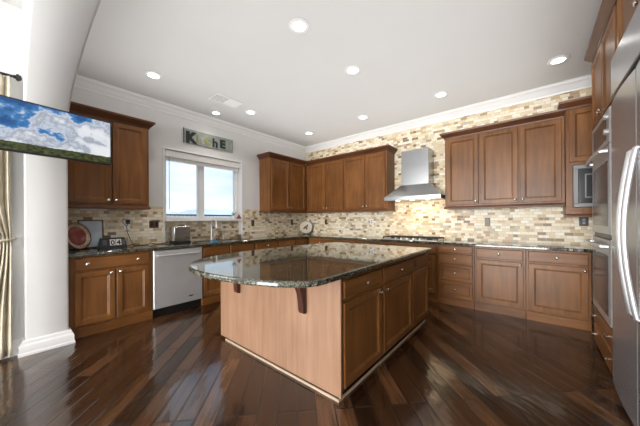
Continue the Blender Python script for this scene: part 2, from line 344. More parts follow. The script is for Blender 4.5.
struct(m.build('wall_arch', 'wall', smooth=50))
# crown mouldings
cp = [(0, -.125), (.012, -.125), (.016, -.105), (.03, -.095), (.05, -.06), (.075, -.035), (.088, -.03), (.088, -.014), (.1, -.012), (.1, -.0005), (0, -.0005)]
struct(MB().sweep([(0.0005, -4.349), (0.0005, -.0005), (XR - .001, -.0005)], [(o, h) for o, h in cp], H).build('trim_1', 'trim', smooth=30))
struct(MB().sweep([(.6005, YB), (.6005, -4.6515)], cp, FH - .12).build('trim_2', 'trim', smooth=30))
bp = [(0, 0), (.042, 0), (.042, .02), (.036, .03), (.036, .085), (.028, .1), (.022, .105), (.018, .13), (.008, .14), (0, .14)]
struct(MB().sweep([(.6005, -5.2), (.6005, -4.6505), (.6905, -4.6505), (.6905, -4.3495), (.62, -4.3495)], bp, 0.0005).build('baseboard_left', 'trim', smooth=30))
# exterior
struct(box('ground', 'stone', -6, -.26, -9, 4, -.2, -.05))
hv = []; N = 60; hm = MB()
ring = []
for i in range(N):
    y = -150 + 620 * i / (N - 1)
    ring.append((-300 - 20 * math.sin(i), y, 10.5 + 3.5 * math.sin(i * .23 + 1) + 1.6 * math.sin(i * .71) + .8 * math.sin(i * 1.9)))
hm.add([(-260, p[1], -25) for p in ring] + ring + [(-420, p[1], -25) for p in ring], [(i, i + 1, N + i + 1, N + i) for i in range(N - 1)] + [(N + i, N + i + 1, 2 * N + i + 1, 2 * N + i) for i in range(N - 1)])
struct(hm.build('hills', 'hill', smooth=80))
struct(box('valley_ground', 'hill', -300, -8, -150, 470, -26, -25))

# ------------------------------------------------------------------ kitchen window
wn_ = bpy.data.objects.new('window_1', None); C.objects.link(wn_); wn_.location = (-.17, (NY0 + NY1) / 2, 1.262); struct(wn_)
y0, y1 = NY0 - wn_.location.y, NY1 - wn_.location.y; zt = 2.37 - 1.262
def frame(a0, a1, b0, b1, w, x0, x1, mb):
    return mb.box(x0, x1, a0, a1, b0, b0 + w).box(x0, x1, a0, a1, b1 - w, b1).box(x0, x1, a0, a0 + w, b0 + w, b1 - w).box(x0, x1, a1 - w, a1, b0 + w, b1 - w)
frame(y0 + .002, y1 - .002, .002, zt - .002, .045, -.04, .05, MB()).build('window_frame', 'vinyl', wn_, 0, .004)
ym = -2.58 - wn_.location.y
fm = MB(); fm.box(-.01, .045, ym - .04, ym + .04, .047, zt - .047)
fm.build('mullion', 'vinyl', wn_, 0, .004)
for a, b_ in ((y0 + .047, ym - .04), (ym + .04, y1 - .047)):
    frame(a, b_, .047, zt - .047, .02, -.02, .03, MB()).build('sash', 'vinyl', wn_, 0, .003)
    box('pane', 'glass', .002, .006, a + .02, b_ - .02, .067, zt - .067, wn_)
struct(MB().box(-.099, .035, NY0 + .002, NY1 - .002, 1.245, 1.285).build('trim_3', 'trim', None, 0, .006))   # window sill ledge
struct(MB().box(.0005, .012, NY1, NY1 + .028, .916, 2.40).box(.0005, .012, NY0 - .028, NY0, 1.24, 2.40).box(.0005, .012, NY0, NY1, 2.372, 2.40).build('trim_4', 'trim', None, 0, .003))
t = thing('roller_shade', 'white roller shade raised to the top of the sink window', 'shade', (-.03, (NY0 + NY1) / 2, 2.365))
w = (NY1 - NY0) / 2 - .012
MB().box(-.045, .02, -w, w, -.105, 0).build('cassette', 'white', t, 0, .008)
MB().box(-.03, -.022, -w + .02, w - .02, -.15, -.106).build('shade_fabric', 'white', t, 0)
MB().tube([(-.026, -w + .02, -.155), (-.026, w - .02, -.155)], .008).build('bottom_bar', 'vinyl', t)
MB().tube([(.03, -w + .05, -.1), (.032, -w + .05, -.5), (.03, -w + .05, -.93)], .004, 6).build('cord', 'grey', t)

# terrace railing outside
t = thing('balcony_railing', 'black metal terrace railing outside beyond the sink window', 'railing', (-3, -1.2, -.05))
box('top_rail', 'iron', -.025, .025, -2.4, 2.6, 1.44, 1.48, t); box('bottom_rail', 'iron', -.02, .02, -2.4, 2.6, .12, .15, t)
for k in range(46): box('baluster', 'iron', -.009, .009, -2.35 + k * .108 - .009, -2.35 + k * .108 + .009, .0, 1.44, t)

# ------------------------------------------------------------------ cabinets
DOORP = [(0, 0), (0, -.018), (.004, -.022), (.052, -.022), (.058, -.016), (.062, -.016), (.070, -.009), (.074, -.009)]
SLABP = [(0, 0), (0, -.016), (.006, -.022), (.012, -.022)]
SMALLP = [(0, 0), (0, -.018), (.004, -.022), (.034, -.022), (.039, -.015), (.046, -.009), (.05, -.009)]
def knob(parent, x, z, y=-.022):
    MB().lathe([(.006, 0), (.0055, .010), (.008, .013), (.0155, .018), (.016, .023), (.011, .028), (.002, .030)], (x, y, z), 'Y', 14).build('knob', 'chrome', parent)
def door(parent, x0, x1, z0, z1, kn=None, prof=DOORP, name='door', m='wood'):
    d = MB().panel(x0, x1, z0, z1, prof).build(name, m, parent, 25)
    for k in (kn or []): knob(d, *k)
    return d
def drawer(parent, x0, x1, z0, z1, kn=None, prof=SLABP, name='drawer_front'):
    return door(parent, x0, x1, z0, z1, kn, prof, name, 'woodh')
RL, RB, RR = PI / 2, 0, -PI / 2
e_ = .0015
def base_cab(label, loc, rot, w, fronts, carc_top=.874, group=None, depth=.6, z=(.13, .70, .725, .852)):
    t = thing('base_cabinet', label, 'cabinet', loc, rot, group)
    if carc_top > .8:
        MB().box(e_, w - e_, 0, depth - .012, .105, .874).build('carcass', 'wood', t, 0)
    else:
        MB().box(e_, w - e_, 0, .02, .105, .874).box(e_, .02, .02, depth - .012, .105, .874).box(w - .02, w - e_, .02, depth - .012, .105, .874).box(.02, w - .02, .02, depth - .012, .105, .15).build('carcass', 'wood', t, 0)
    MB().box(e_, w - e_, -.014, .04, .001, .104).build('plinth', 'woodh', t, 0)
    for f in fronts:
        k = f[0]
        if k == 'dr': drawer(t, f[1], f[2], z[2], z[3], [(x, (z[2] + z[3]) / 2) for x in f[3]])
        elif k == 'do': door(t, f[1], f[2], z[0], z[1], [(x, z[1] - .035) for x in f[3]])
        elif k == 'd': drawer(t, f[1], f[2], f[3], f[4], [(x, (f[3] + f[4]) / 2) for x in f[5]], f[6])
    return t
XB = .61   # carcass front of the left run
base_cab('brown base cabinet with wide two knob drawer under the leaning red plate', (XB, -4.345, 0), RL, .775, [('dr', .045, .735, (.15, .615)), ('do', .045, .39, (.355,)), ('do', .405, .735, (.44,))])
base_cab('brown sink base cabinet under the kitchen window beside the dishwasher', (XB, -2.93, 0), RL, .925, [('dr', .02, .44, ()), ('dr', .46, .905, ()), ('do', .02, .44, (.405,)), ('do', .46, .905, (.495,))], carc_top=.6)
base_cab('brown base cabinet just right of the sink base on the window wall', (XB, -2.003, 0), RL, .55, [('dr', .02, .53, (.275,)), ('do', .02, .53, (.055,))])
base_cab('brown base cabinet left of the corner on the window wall, mostly behind the island', (XB, -1.451, 0), RL, .455, [('dr', .02, .435, (.22,)), ('do', .02, .435, (.055,))])
base_cab('brown corner base cabinet below the round decorative plate', (XB, -.994, 0), RL, .365, [('dr', .02, .345, (.18,)), ('do', .02, .345, (.055,))])
YBK = -.61
def bb(label, x0, x1, fr): return base_cab(label, (x0, YBK, 0), 0, x1 - x0, fr)
bb('brown base cabinet nearest the corner on the tiled back wall', .64, 1.30, [('dr', .05, .64, (.34,)), ('do', .05, .64, (.6,))])
bb('brown base cabinet second from the corner on the tiled back wall', 1.302, 1.836, [('dr', .02, .515, (.265,)), ('do', .02, .515, (.48,))])
bb('brown base cabinet just left of the cooktop cabinet', 1.838, 2.30, [('dr', .02, .44, (.23,)), ('do', .02, .44, (.4,))])
bb('wide brown cooktop base cabinet below the gas burners', 2.302, 3.262, [('dr', .02, .475, ()), ('dr', .49, .94, ()), ('do', .02, .475, (.44,)), ('do', .49, .94, (.525,))])
bb('narrow brown bank of four stacked drawers right of the cooktop', 3.264, 3.742, [('d', .025, .455, .765, .865, (.24,), SLABP), ('d', .025, .455, .61, .745, (.24,), SLABP), ('d', .025, .455, .365, .585, (.24,), SMALLP), ('d', .025, .455, .125, .34, (.24,), SMALLP)])
bb('brown base cabinet with one drawer and door between drawer bank and last cabinet', 3.744, 4.298, [('dr', .025, .53, (.277,)), ('do', .025, .53, (.5,))])
bb('brown base cabinet with one drawer and door beside the oven tower', 4.30, 4.868, [('dr', .025, .545, (.285,)), ('do', .025, .545, (.515,))])

UC = [(0, 0), (.010, 0), (.014, .016), (.03, .03), (.055, .062), (.062, .068), (.066, .092), (0, .092)]
LR = [(0, 0), (.016, 0), (.018, .01), (.012, .03), (.006, .04), (0, .04)]
def wall_cab(label, loc, rot, w, z0, z1, doors, path, rail=None, depth=.338, group=None):
    t = thing('wall_cabinet', label, 'cabinet', (loc[0], loc[1], z0), rot, group)
    h = z1 - z0
    MB().box(e_, w - e_, 0, depth - .008, .0, h).build('carcass', 'wood', t, 0)
    for x0, x1, kx in doors: door(t, x0, x1, .058, h - .03, [(kx, .10)])
    MB().sweep(path, UC, h - .018).build('crown', 'crownwood', t, 30)
    MB().sweep(rail or path, LR, -.002).build('light_rail', 'crownwood', t, 30)
    return t
d_ = .33
wall_cab('brown two door wall cabinet partly hidden behind the television', (.338, -4.345), RL, .825, 1.414, 2.525, [(.03, .415, .385), (.43, .795, .46)], [(e_, -.001), (.8235, -.001), (.8235, d_)])
wall_cab('brown two door wall cabinet left of the room corner on the window wall', (.338, -1.43), RL, 1.088, 1.414, 2.525, [(.03, .52, .49), (.535, 1.02, .565)], [(e_, d_), (e_, -.001), (1.02, -.001)], [(e_, d_), (e_, -.001), (1.06, -.001)])
t = wall_cab('brown four door wall cabinet left of the range hood', (.340, -.338), RB, 1.985, 1.414, 2.525, [(.10, .555, .525), (.57, 1.035, .60), (1.055, 1.53, 1.5), (1.545, 1.955, 1.575)], [(.0, -.001), (1.9835, -.001), (1.9835, d_)], [(.022, -.001), (1.9835, -.001), (1.9835, d_)])
wall_cab('brown three door wall cabinet right of the range hood', (3.302, -.338), RB, 1.375, 1.414, 2.525, [(.03, .455, .42), (.475, .915, .885), (.935, 1.345, .965)], [(e_, d_), (e_, -.001), (1.3735, -.001)])
# microwave wall cabinet with an open niche
t = thing('microwave_cabinet', 'brown wall cabinet holding the built-in microwave beside the oven tower', 'cabinet', (4.680, -.40, 1.27), 0)
MB().box(e_, .06, 0, .392, .115, .62).box(.74, .80, 0, .392, .115, .62).box(e_, .80, 0, .392, .0, .114).box(e_, .80, 0, .392, .621, 1.32).box(.061, .739, .37, .392, .115, .62).build('carcass', 'wood', t, 0)
door(t, .03, .77, .66, 1.285, [(.73, .70)])
MB().sweep([(e_, .392), (e_, -.001), (.80, -.001)], UC, 1.305).build('crown', 'crownwood', t, 30)
MB().sweep([(e_, .06), (e_, -.001), (.80, -.001)], LR, -.002).build('light_rail', 'crownwood', t, 30)
t = thing('microwave', 'stainless steel built-in microwave in the brown corner wall cabinet', 'microwave', (4.742, -.40, 1.386), 0)
MB().box(.002, .67, .002, .36, .002, .50).build('body', 'black', t, 0)
frame(.0, .0, 0, 0, 0, 0, 0, MB())
def xz_frame(x0, x1, z0, z1, w, y0_, y1_): return MB().box(x0, x1, y0_, y1_, z0, z0 + w).box(x0, x1, y0_, y1_, z1 - w, z1).box(x0, x0 + w, y0_, y1_, z0 + w, z1 - w).box(x1 - w, x1, y0_, y1_, z0 + w, z1 - w)
xz_frame(.002, .67, .002, .50, .045, -.02, .001).build('trim_frame', 'mwave', t, 0, .004)
MB().box(.048, .50, -.018, .001, .048, .452).build('door', 'dglass', t, 0, .003)
MB().box(.505, .623, -.018, .001, .048, .452).build('control_panel', 'black', t, 0, .003)
xz_frame(.10, .45, .11, .39, .012, -.022, -.0185).build('window_trim', 'mwave', t, 0)
MB().tube([(.485, -.019, .09), (.485, -.045, .10), (.485, -.045, .40), (.485, -.019, .41)], .008).build('handle', 'handle', t)

# ------------------------------------------------------------------ oven tower on the right wall (local x runs towards the camera, -y faces the room)
TX = 4.87; TY = -.82; TW = 1.06
t = thing('oven_tower_cabinet', 'tall brown cabinet surrounding the double oven next to the refrigerator', 'cabinet', (TX, TY, 0), RR)
D = .62; oz0, oz1 = .39, 2.14; ox0, ox1 = .12, .885
m = MB(); m.box(0, ox0 - .003, 0, D, .0, 2.90).box(ox1 + .003, TW, 0, D, .0, 2.90).box(ox0 - .003, ox1 + .003, 0, D, oz1 + .003, 2.90).box(ox0 - .003, ox1 + .003, 0, D, .0, oz0 - .003)
m.build('carcass', 'wood', t, 0)
door(t, .03, .525, 2.17, 2.84, [(.495, 2.21)]); door(t, .54, 1.03, 2.17, 2.84, [(.57, 2.21)])
drawer(t, .08, .94, .20, .365, [(.18, .285), (.78, .285)]); drawer(t, .08, .94, .012, .185, [(.18, .1), (.78, .1)])
MB().sweep([(0, .30), (0, -.001), (TW - .002, -.001)], UC, 2.885).build('crown', 'crownwood', t, 30)
t = thing('double_oven', 'stainless steel double wall oven with dark glass doors built into tower', 'oven', (TX, TY, oz0), RR)
oh = oz1 - oz0
MB().box(ox0, ox1, .0, .56, .0, oh).build('body', 'steelv', t, 0)
def oven_door(z0, z1):
    d = MB().panel(ox0, ox1, z0, z1, [(0, -.0005), (0, -.026), (.005, -.031), (.05, -.031)]).build('oven_door', 'oven', t, 25)
    MB().panel(ox0 + .055, ox1 - .055, z0 + .07, z1 - .13, [(0, -.0312), (0, -.0335), (.004, -.0345)]).build('door_glass', 'dglass', d, 25)
    hz = z1 - .055
    pts = [(ox0 + .03, -.033, hz), (ox0 + .035, -.07, hz)] + [(ox0 + .035 + (ox1 - ox0 - .07) * k / 8, -.07 - .02 * math.sin(PI * k / 8), hz) for k in range(1, 8)] + [(ox1 - .035, -.07, hz), (ox1 - .03, -.033, hz)]
    MB().tube(pts, .016, 10).build('handle', 'handle', d)
oven_door(.0, .69); oven_door(.73, 1.46)
MB().box(ox0, ox1, -.012, -.0005, .695, .725).build('vent_strip', 'black', t, 0)
cpn = MB().panel(ox0, ox1, 1.465, oh, [(0, -.0005), (0, -.026), (.005, -.031), (.02, -.031)]).build('control_panel', 'oven', t, 25)
MB().panel(ox0 + .1, ox1 - .1, 1.51, oh - .05, [(0, -.0312), (0, -.033), (.002, -.034)]).build('display_glass', 'dglass', cpn, 25)
for k in (0, 1): MB().lathe([(.022, 0), (.022, .02), (.018, .024)], (ox1 - .05, -.031, 1.56 + .12 * k), 'Y', 16).build('control_knob', 'handle', cpn)

# ------------------------------------------------------------------ refrigerator
FX = 4.82; FY = -1.895; FW = 1.2
t = thing('refrigerator', 'large stainless steel side by side refrigerator with curved handles', 'refrigerator', (FX, FY, 0), RR)
MB().box(0, FW, .062, .66, .02, 2.42).build('body', 'steelv', t, 0)
MB().box(.01, FW - .01, .03, .06, .0, .055).build('toe_grille', 'black', t, 0)
def fdoor(x0, x1, hx):
    n = 10; prof = [(x0, .06), (x0, .008)] + [(x0 + .006 + (x1 - x0 - .012) * k / n, .0 - .010 * math.sin(PI * k / n)) for k in range(n + 1)] + [(x1, .008), (x1, .06)]
    d = MB().prism(prof, .06, 2.095, 'XY').build('door', 'fridge', t, 30)
    pts = [(hx, -.004, .70), (hx, -.014, .705)] + [(hx, -.014 - .044 * math.sin(PI * k / 14), .70 + .94 * k / 14) for k in range(1, 14)] + [(hx, -.014, 1.635), (hx, -.004, 1.64)]
    MB().tube(pts, .0125, 10).build('handle', 'handle', d)
fdoor(.002, .597, .545); fdoor(.605, FW - .002, .66)
MB().box(.002, FW - .002, .03, .061, 2.10, 2.135).build('vent_gap', 'black', t, 0)
MB().panel(.002, FW - .002, 2.14, 2.418, [(0, .061), (0, .006), (.006, 0), (.02, 0)]).build('top_grille', 'fridge', t, 25)
t = thing('wall_cabinet', 'brown cabinet mounted above the stainless refrigerator', 'cabinet', (TX, FY, 2.425), RR)
MB().box(0, FW, 0, D, 0, .475).build('carcass', 'wood', t, 0)
door(t, .015, .595, .012, .44, [(.56, .05)]); door(t, .61, 1.185, .012, .44, [(.645, .05)])
MB().sweep([(0.0, -.001), (FW, -.001)], UC, .46).build('crown', 'crownwood', t, 30)

# ------------------------------------------------------------------ dishwasher
t = thing('dishwasher', 'stainless steel dishwasher between brown cabinets on the window wall', 'dishwasher', (XB, -3.568, 0), RL)
w = .636
MB().box(.004, w - .004, .02, .56, .10, .87).build('body', 'black', t, 0)
d = MB().panel(.004, w - .004, .115, .868, [(0, .019), (0, -.022), (.006, -.028), (.02, -.028)]).build('door', 'steelv', t, 25)
MB().tube([(.05, -.03, .80), (.05, -.062, .80), (w - .05, -.062, .80), (w - .05, -.03, .80)], .012, 10).build('handle', 'handle', d)
MB().box(.44, .50, -.0295, -.0283, .19, .205).build('badge', 'chrome', d, 0)
MB().box(.004, w - .004, .03, .05, .005, .10).build('toe_panel', 'black', t, 0)

# ------------------------------------------------------------------ worktop with sink cut-out
def slab(outer, holes, z0, z1, name, mat, parent=None, bevel=.008):
    b = bmesh.new(); ed = []
    for lp in [outer] + holes:
        vv = [b.verts.new((x, y, z0)) for x, y in lp]
        ed += [b.edges.new((vv[i], vv[(i + 1) % len(vv)])) for i in range(len(vv))]
    bmesh.ops.triangle_fill(b, use_beauty=True, use_dissolve=False, edges=ed)
    bmesh.ops.recalc_face_normals(b, faces=b.faces)
    bmesh.ops.dissolve_limit(b, angle_limit=.01, verts=b.verts, edges=b.edges)
    r = bmesh.ops.extrude_face_region(b, geom=list(b.faces))
    bmesh.ops.translate(b, verts=[g for g in r['geom'] if isinstance(g, bmesh.types.BMVert)], vec=(0, 0, z1 - z0))
    bmesh.ops.recalc_face_normals(b, faces=b.faces)
    me = bpy.data.meshes.new(name); b.to_mesh(me); b.free(); me.materials.append(MAT[mat])
    o = bpy.data.objects.new(name, me); C.objects.link(o)
    if parent: o.parent = parent
    if bevel:
        md = o.modifiers.new('bevel', 'BEVEL'); md.width = bevel; md.segments = 3; md.limit_method = 'ANGLE'; md.angle_limit = math.radians(40)
    return o
SX0, SX1, SY0, SY1 = .12, .53, -2.86, -2.12
tag(slab([(.0085, -4.344), (.655, -4.344), (.655, -.655), (XR - .002, -.655), (XR - .002, -.002), (.0085, -.002), (.0085, NY1 - .004), (-.092, NY1 - .004), (-.092, NY0 + .004), (.0085, NY0 + .004)],
         [[(SX0, SY0), (SX1, SY0), (SX1, SY1), (SX0, SY1)]], .876, .914, 'countertop', 'granite'), 'dark speckled granite worktop running around the two tiled walls', 'countertop')
t = thing('sink', 'stainless undermount sink below the kitchen window', 'sink', ((SX0 + SX1) / 2, (SY0 + SY1) / 2, .70))
a, b_ = (SX1 - SX0) / 2 - .003, (SY1 - SY0) / 2 - .003
m = MB(); m.box(-a, a, -b_, b_, 0, .006).box(-a, -a + .006, -b_, b_, .006, .20).box(a - .006, a, -b_, b_, .006, .20).box(-a + .006, a - .006, -b_, -b_ + .006, .006, .20).box(-a + .006, a - .006, b_ - .006, b_, .006, .20)
m.build('basin', 'steel', t, 0)
MB().lathe([(.04, .0062), (.04, .009), (.015, .008)], n=16).build('drain', 'chrome', t)

# ------------------------------------------------------------------ island
t = thing('kitchen_island', 'large brown kitchen island with panelled end and cabinet fronts in the middle of the floor', 'island', (3.352, -3.296, 0), RL)
L, Wd = 1.88, 1.55    # along local x (= +Y), depth (local y = -X)
MB().box(.018, L, .0, Wd, .06, .856).build('carcass', 'wood', t, 0)
MB().box(.0, .0175, -.012, Wd + .004, .032, .856).build('end_panel', 'panelwood', t, 0, .002)
MB().box(-.006, L - .06, .004, .016, .0005, .020).box(-.004, .008, .0165, Wd - .09, .0005, .020).build('base_moulding', plain('pale_shoe_moulding', (.50, .38, .27), .35), t, 0, .003)
MB().box(.05, L - .12, .06, Wd - .05, .0005, .059).build('plinth', 'black', t, 0)
drawer(t, .035, .615, .705, .83, [(.325, .768)])
drawer(t, .645, 1.86, .705, .83, [(.98, .768)])
door(t, .035, .60, .085, .675, [(.565, .64)]); door(t, .645, 1.31, .085, .675, [(.68, .64)]); door(t, 1.335, 1.86, .085, .675)
o = MB().panel(1.375, 1.435, .73, .81, [(0, -.0222), (0, -.026), (.003, -.0275)]).build('outlet', 'black', t, 25)
# corbels
for cx in (.30, 1.18):
    prof = [(0, .856), (0, .55), (-.012, .545), (-.03, .55), (-.04, .57), (-.046, .64), (-.056, .70), (-.078, .75), (-.12, .785), (-.19, .803), (-.29, .808), (-.325, .818), (-.335, .835), (-.335, .856)]
    MB().loft([[(x - .001, cx, z) for x, z in prof], [(x - .001, cx + .055, z) for x, z in prof]]).build('corbel', 'corbelwood', t, 30, .004)
# top
ctrl = [(3.392, -1.27), (3.393, -3.17), (3.394, -3.30), (3.390, -3.43), (3.345, -3.555), (3.24, -3.66), (3.09, -3.74), (2.90, -3.80), (2.64, -3.845), (2.40, -3.845), (2.20, -3.80), (2.03, -3.71), (1.90, -3.57), (1.79, -3.36), (1.715, -3.05), (1.69, -2.70), (1.70, -2.30), (1.74, -1.85), (1.80, -1.50), (1.83, -1.27)]
def smooth_pts(p, a, b_, k=4):
    out_ = []
    for i in range(len(p) - 1):
        P0, P1, P2, P3 = [Vector(p[max(0, min(len(p) - 1, i + j))]) for j in (-1, 0, 1, 2)]
        if i < a or i >= b_: out_.append(P1); continue
        for q in range(k):
            u = q / k; out_.append(.5 * ((2 * P1) + (-P0 + P2) * u + (2 * P0 - 5 * P1 + 4 * P2 - P3) * u * u + (-P0 + 3 * P1 - 3 * P2 + P3) * u ** 3))
    out_.append(Vector(p[-1])); return out_
ctrl = [(min(3.402, 4.378 + (x - 4.378) * .965), -4.729 + (y + 4.729) * .965) for x, y in ctrl]
op = smooth_pts(ctrl, 2, len(ctrl) - 2)
n = len(op); nr = []
for i in range(n):
    d1 = (op[i] - op[i - 1]).normalized(); d2 = (op[(i + 1) % n] - op[i]).normalized()
    n1, n2 = Vector((d1.y, -d1.x)), Vector((d2.y, -d2.x)); nr.append((n1 + n2) / max(.3, 1 + n1.dot(n2)))
# outline runs clockwise seen from above, so (dy,-dx) points to the inside
prof = [(.012, .8575), (.003, .862), (0, .869), (0, .886), (.003, .893), (.012, .898)]
rings = [[(op[i].x + nr[i].x * o_, op[i].y + nr[i].y * o_, z) for i in range(n)] for o_, z in prof]
ob = MB().loft(rings).build('island_top', 'granite', None, 22)
for pl in ob.data.polygons:
    if len(pl.vertices) > 4: pl.use_smooth = False
inv = Matrix.Translation((3.352, -3.296, 0)) @ Matrix.Rotation(RL, 4, 'Z')
ob.data.transform(inv.inverted()); ob.parent = t; ob['label'] = 'polished dark granite top with rounded overhanging end'

# ------------------------------------------------------------------ range hood and cooktop
t = thing('range_hood', 'stainless steel chimney range hood on the tiled wall above the cooktop', 'hood', (2.81, 0, 1.58))
hw = .47
MB().loft([[(-hw, -.002, .0), (hw, -.002, .0), (hw, -.50, .0), (-hw, -.50, .0)], [(-hw, -.002, .065), (hw, -.002, .065), (hw, -.50, .065), (-hw, -.50, .065)], [(-.245, -.002, .27), (.245, -.002, .27), (.245, -.31, .27), (-.245, -.31, .27)]]).build('canopy', 'hood', t, 0, .003)
MB().box(-.232, .232, -.30, -.002, .2705, .872).build('chimney', 'hood', t, 0, .003)
for x in (-.25, .0, .25):
    MB().lathe([(.032, -.004), (.032, -.0005)], (x, -.42, 0), 'Z', 16).build('hood_light', 'hoodlens', t)
l = bpy.data.lights.new('hood_lamp', 'AREA'); l.shape = 'RECTANGLE'; l.size = .75; l.size_y = .08; l.energy = 4; l.color = (1.0, .72, .40)
lo = bpy.data.objects.new('hood_lamp', l); C.objects.link(lo); lo.parent = t; lo.location = (0, -.40, -.012); lo.rotation_euler = (math.radians(25), 0, 0)
t = thing('gas_cooktop', 'stainless gas cooktop with black grates below the range hood', 'cooktop', (2.79, -.36, .914))
MB().box(-.47, .47, -.27, .25, .0008, .012).build('tray', 'steel', t, 0, .004)
for i in range(3):
    gx = -.305 + .305 * i; m = MB()
    for yy in (-.18, -.06, .06, .18): m.box(gx - .145, gx + .145, yy - .006, yy + .006, .035, .047)
    for xx in (-.14, -.05, .05, .14): m.box(gx + xx - .006, gx + xx + .006, -.186, .186, .034, .046)
    for xx in (-.14, .14):
        for yy in (-.18, .18): m.box(gx + xx - .008, gx + xx + .008, yy - .008, yy + .008, .0125, .034)
    m.build('grate', 'iron', t, 0)
for x, y in ((-.305, -.09), (-.305, .1), (0, 0), (.305, -.09), (.305, .1)):
    MB().lathe([(.045, .0125), (.045, .022), (.03, .028)], (x, y, 0), 'Z', 16).build('burner', 'iron', t)
for k in range(5): MB().lathe([(.018, .0125), (.017, .034), (.013, .037)], (-.2 + .1 * k, -.235, 0), 'Z', 14).build('control_knob', 'handle', t)

# ------------------------------------------------------------------ ceiling fixtures
spots = [((2.72, -3.02), 'recessed ceiling light nearest the camera, above the front of the island'),
         ((.79, -3.60), 'recessed ceiling light nearest the television and left wall cabinet'),
         ((2.72, -2.10), 'recessed ceiling light above the back half of the island'),
         ((4.60, -.76), 'recessed ceiling light in the right corner near the oven tower'),
         ((3.36, -.77), 'recessed ceiling light in front of the hood and right wall cabinet'),
         ((2.09, -.78), 'recessed ceiling light in front of the cabinet left of the hood'),
         ((.82, -.79), 'recessed ceiling light closest to the tiled room corner'),
         ((.78, -2.18), 'recessed ceiling light right of the ceiling air vent'),
         ((.32, -2.54), 'small recessed ceiling light directly over the sink window')]
for i, ((x, y), lab) in enumerate(spots):
    t = thing('recessed_light', lab, 'ceiling light', (x, y, H), 0, 'recessed ceiling lights')
    r = .062 if i < 8 else .052
    MB().lathe([(r + .032, -.0008), (r + .034, -.005), (r + .018, -.012), (r, -.010), (r, -.0008)], n=28).build('trim_ring', 'trim', t)
    MB().lathe([(r - .001, -.002), (r - .001, -.0075), (r * .6, -.010)], n=24).build('lens', 'lens', t)
    l = bpy.data.lights.new('downlight', 'SPOT'); l.energy = 9; l.spot_size = math.radians(130); l.spot_blend = .8; l.shadow_soft_size = .06; l.color = (1, .93, .84)
    lo = bpy.data.objects.new('downlight', l); C.objects.link(lo); lo.parent = t; lo.location = (0, 0, -.03)
t = thing('ceiling_vent', 'white rectangular ceiling air vent with two louvre fields', 'vent', (.84, -2.66, H), 0)
frame(-.21, .21, 0, 0, 0, 0, 0, MB())
def xy_frame(x0, x1, y0_, y1_, w_, z0, z1): return MB().box(x0, x1, y0_, y0_ + w_, z0, z1).box(x0, x1, y1_ - w_, y1_, z0, z1).box(x0, x0 + w_, y0_ + w_, y1_ - w_, z0, z1).box(x1 - w_, x1, y0_ + w_, y1_ - w_, z0, z1)
xy_frame(-.13, .13, -.22, .22, .022, -.012, -.0008).build('vent_frame', 'trim', t, 0, .003)
MB().box(-.108, .108, -.198, .198, -.003, -.0009).build('duct', 'iron', t, 0)
m = MB()
for k in range(9):
    x = -.095 + k * .0235
    m.add([(x, -.196, -.011), (x + .006, -.196, -.004), (x + .006, -.01, -.004), (x, -.01, -.011)], [(0, 1, 2, 3)])
    m.add([(x, .01, -.011), (x + .017, .01, -.006), (x + .017, .196, -.006), (x, .196, -.011)], [(0, 1, 2, 3)])
m.box(-.107, .107, -.009, .009, -.012, -.0035)
m.build('louvres', 'trim', t, 0)

# ------------------------------------------------------------------ KITCHEN letter sign
t = thing('kitchen_sign', 'grey plank sign with mixed letters spelling KitchEN above the window', 'sign', (.002, -2.485, 2.53), RL)
MB().box(-.44, .44, -.02, 0, 0, .235).build('board', plain('weathered_sign_board', (0.30, 0.34, 0.31), .7, var=.18, scale=9), t, 0, .003)
MB().box(-.449, -.4405, -.024, 0, -.004, .239).build('edge_strip', plain('dark_sign_edge', (.10, .12, .12), .6), t, 0)
lets = [('K', -.335, .235, (0.012, 0.016, 0.022), .016, .02), ('i', -.225, .17, (0.26, 0.27, 0.06), .006, .05), ('t', -.145, .19, (0.40, 0.43, 0.39), .004, .045), ('c', -.045, .23, (0.36, 0.34, 0.09), .006, .05), ('h', .085, .21, (0.02, 0.026, 0.03), .007, .03), ('E', .225, .20, (0.02, 0.026, 0.03), .010, .045), ('N', .36, .17, (0.40, 0.43, 0.39), .006, .05)]
for i, (ch, x, sz, col, off, z) in enumerate(lets):
    cu = bpy.data.curves.new('letter', 'FONT'); cu.body = ch; cu.size = sz; cu.align_x = 'CENTER'; cu.extrude = .004; cu.offset = off
    tmp = bpy.data.objects.new('tmp', cu); C.objects.link(tmp)
    dg = bpy.context.evaluated_depsgraph_get(); me = bpy.data.meshes.new_from_object(tmp.evaluated_get(dg)); bpy.data.objects.remove(tmp)
    me.transform(Matrix.Rotation(PI / 2, 4, 'X')); me.materials.clear(); me.materials.append(plain('sign_letter_paint', col, .6))
    o = bpy.data.objects.new('letter', me); C.objects.link(o); o.parent = t; o.location = (x, -.0245, z); o['label'] = 'letter ' + ch

# ------------------------------------------------------------------ television on a swing arm
p0 = Vector((1.192, -4.815, 0)); p1 = Vector((1.111, -4.103, 0)); u = (p1 - p0).normalized()
tw = (p1 - p0).length + .022; ang = math.atan2(u.y, u.x)
t = thing('television', 'flat television showing a cloudy sky, on a wall arm in front of the white pillar', 'television', (p0.x, p0.y, 0), ang)
z0, z1 = 1.825, 2.242
lean = lambda z: 0.0
tb = MB().box(-.006, tw + .006, .002, .035, z0 - .008, z1 + .006).build('housing', 'black', t, 0, .003)
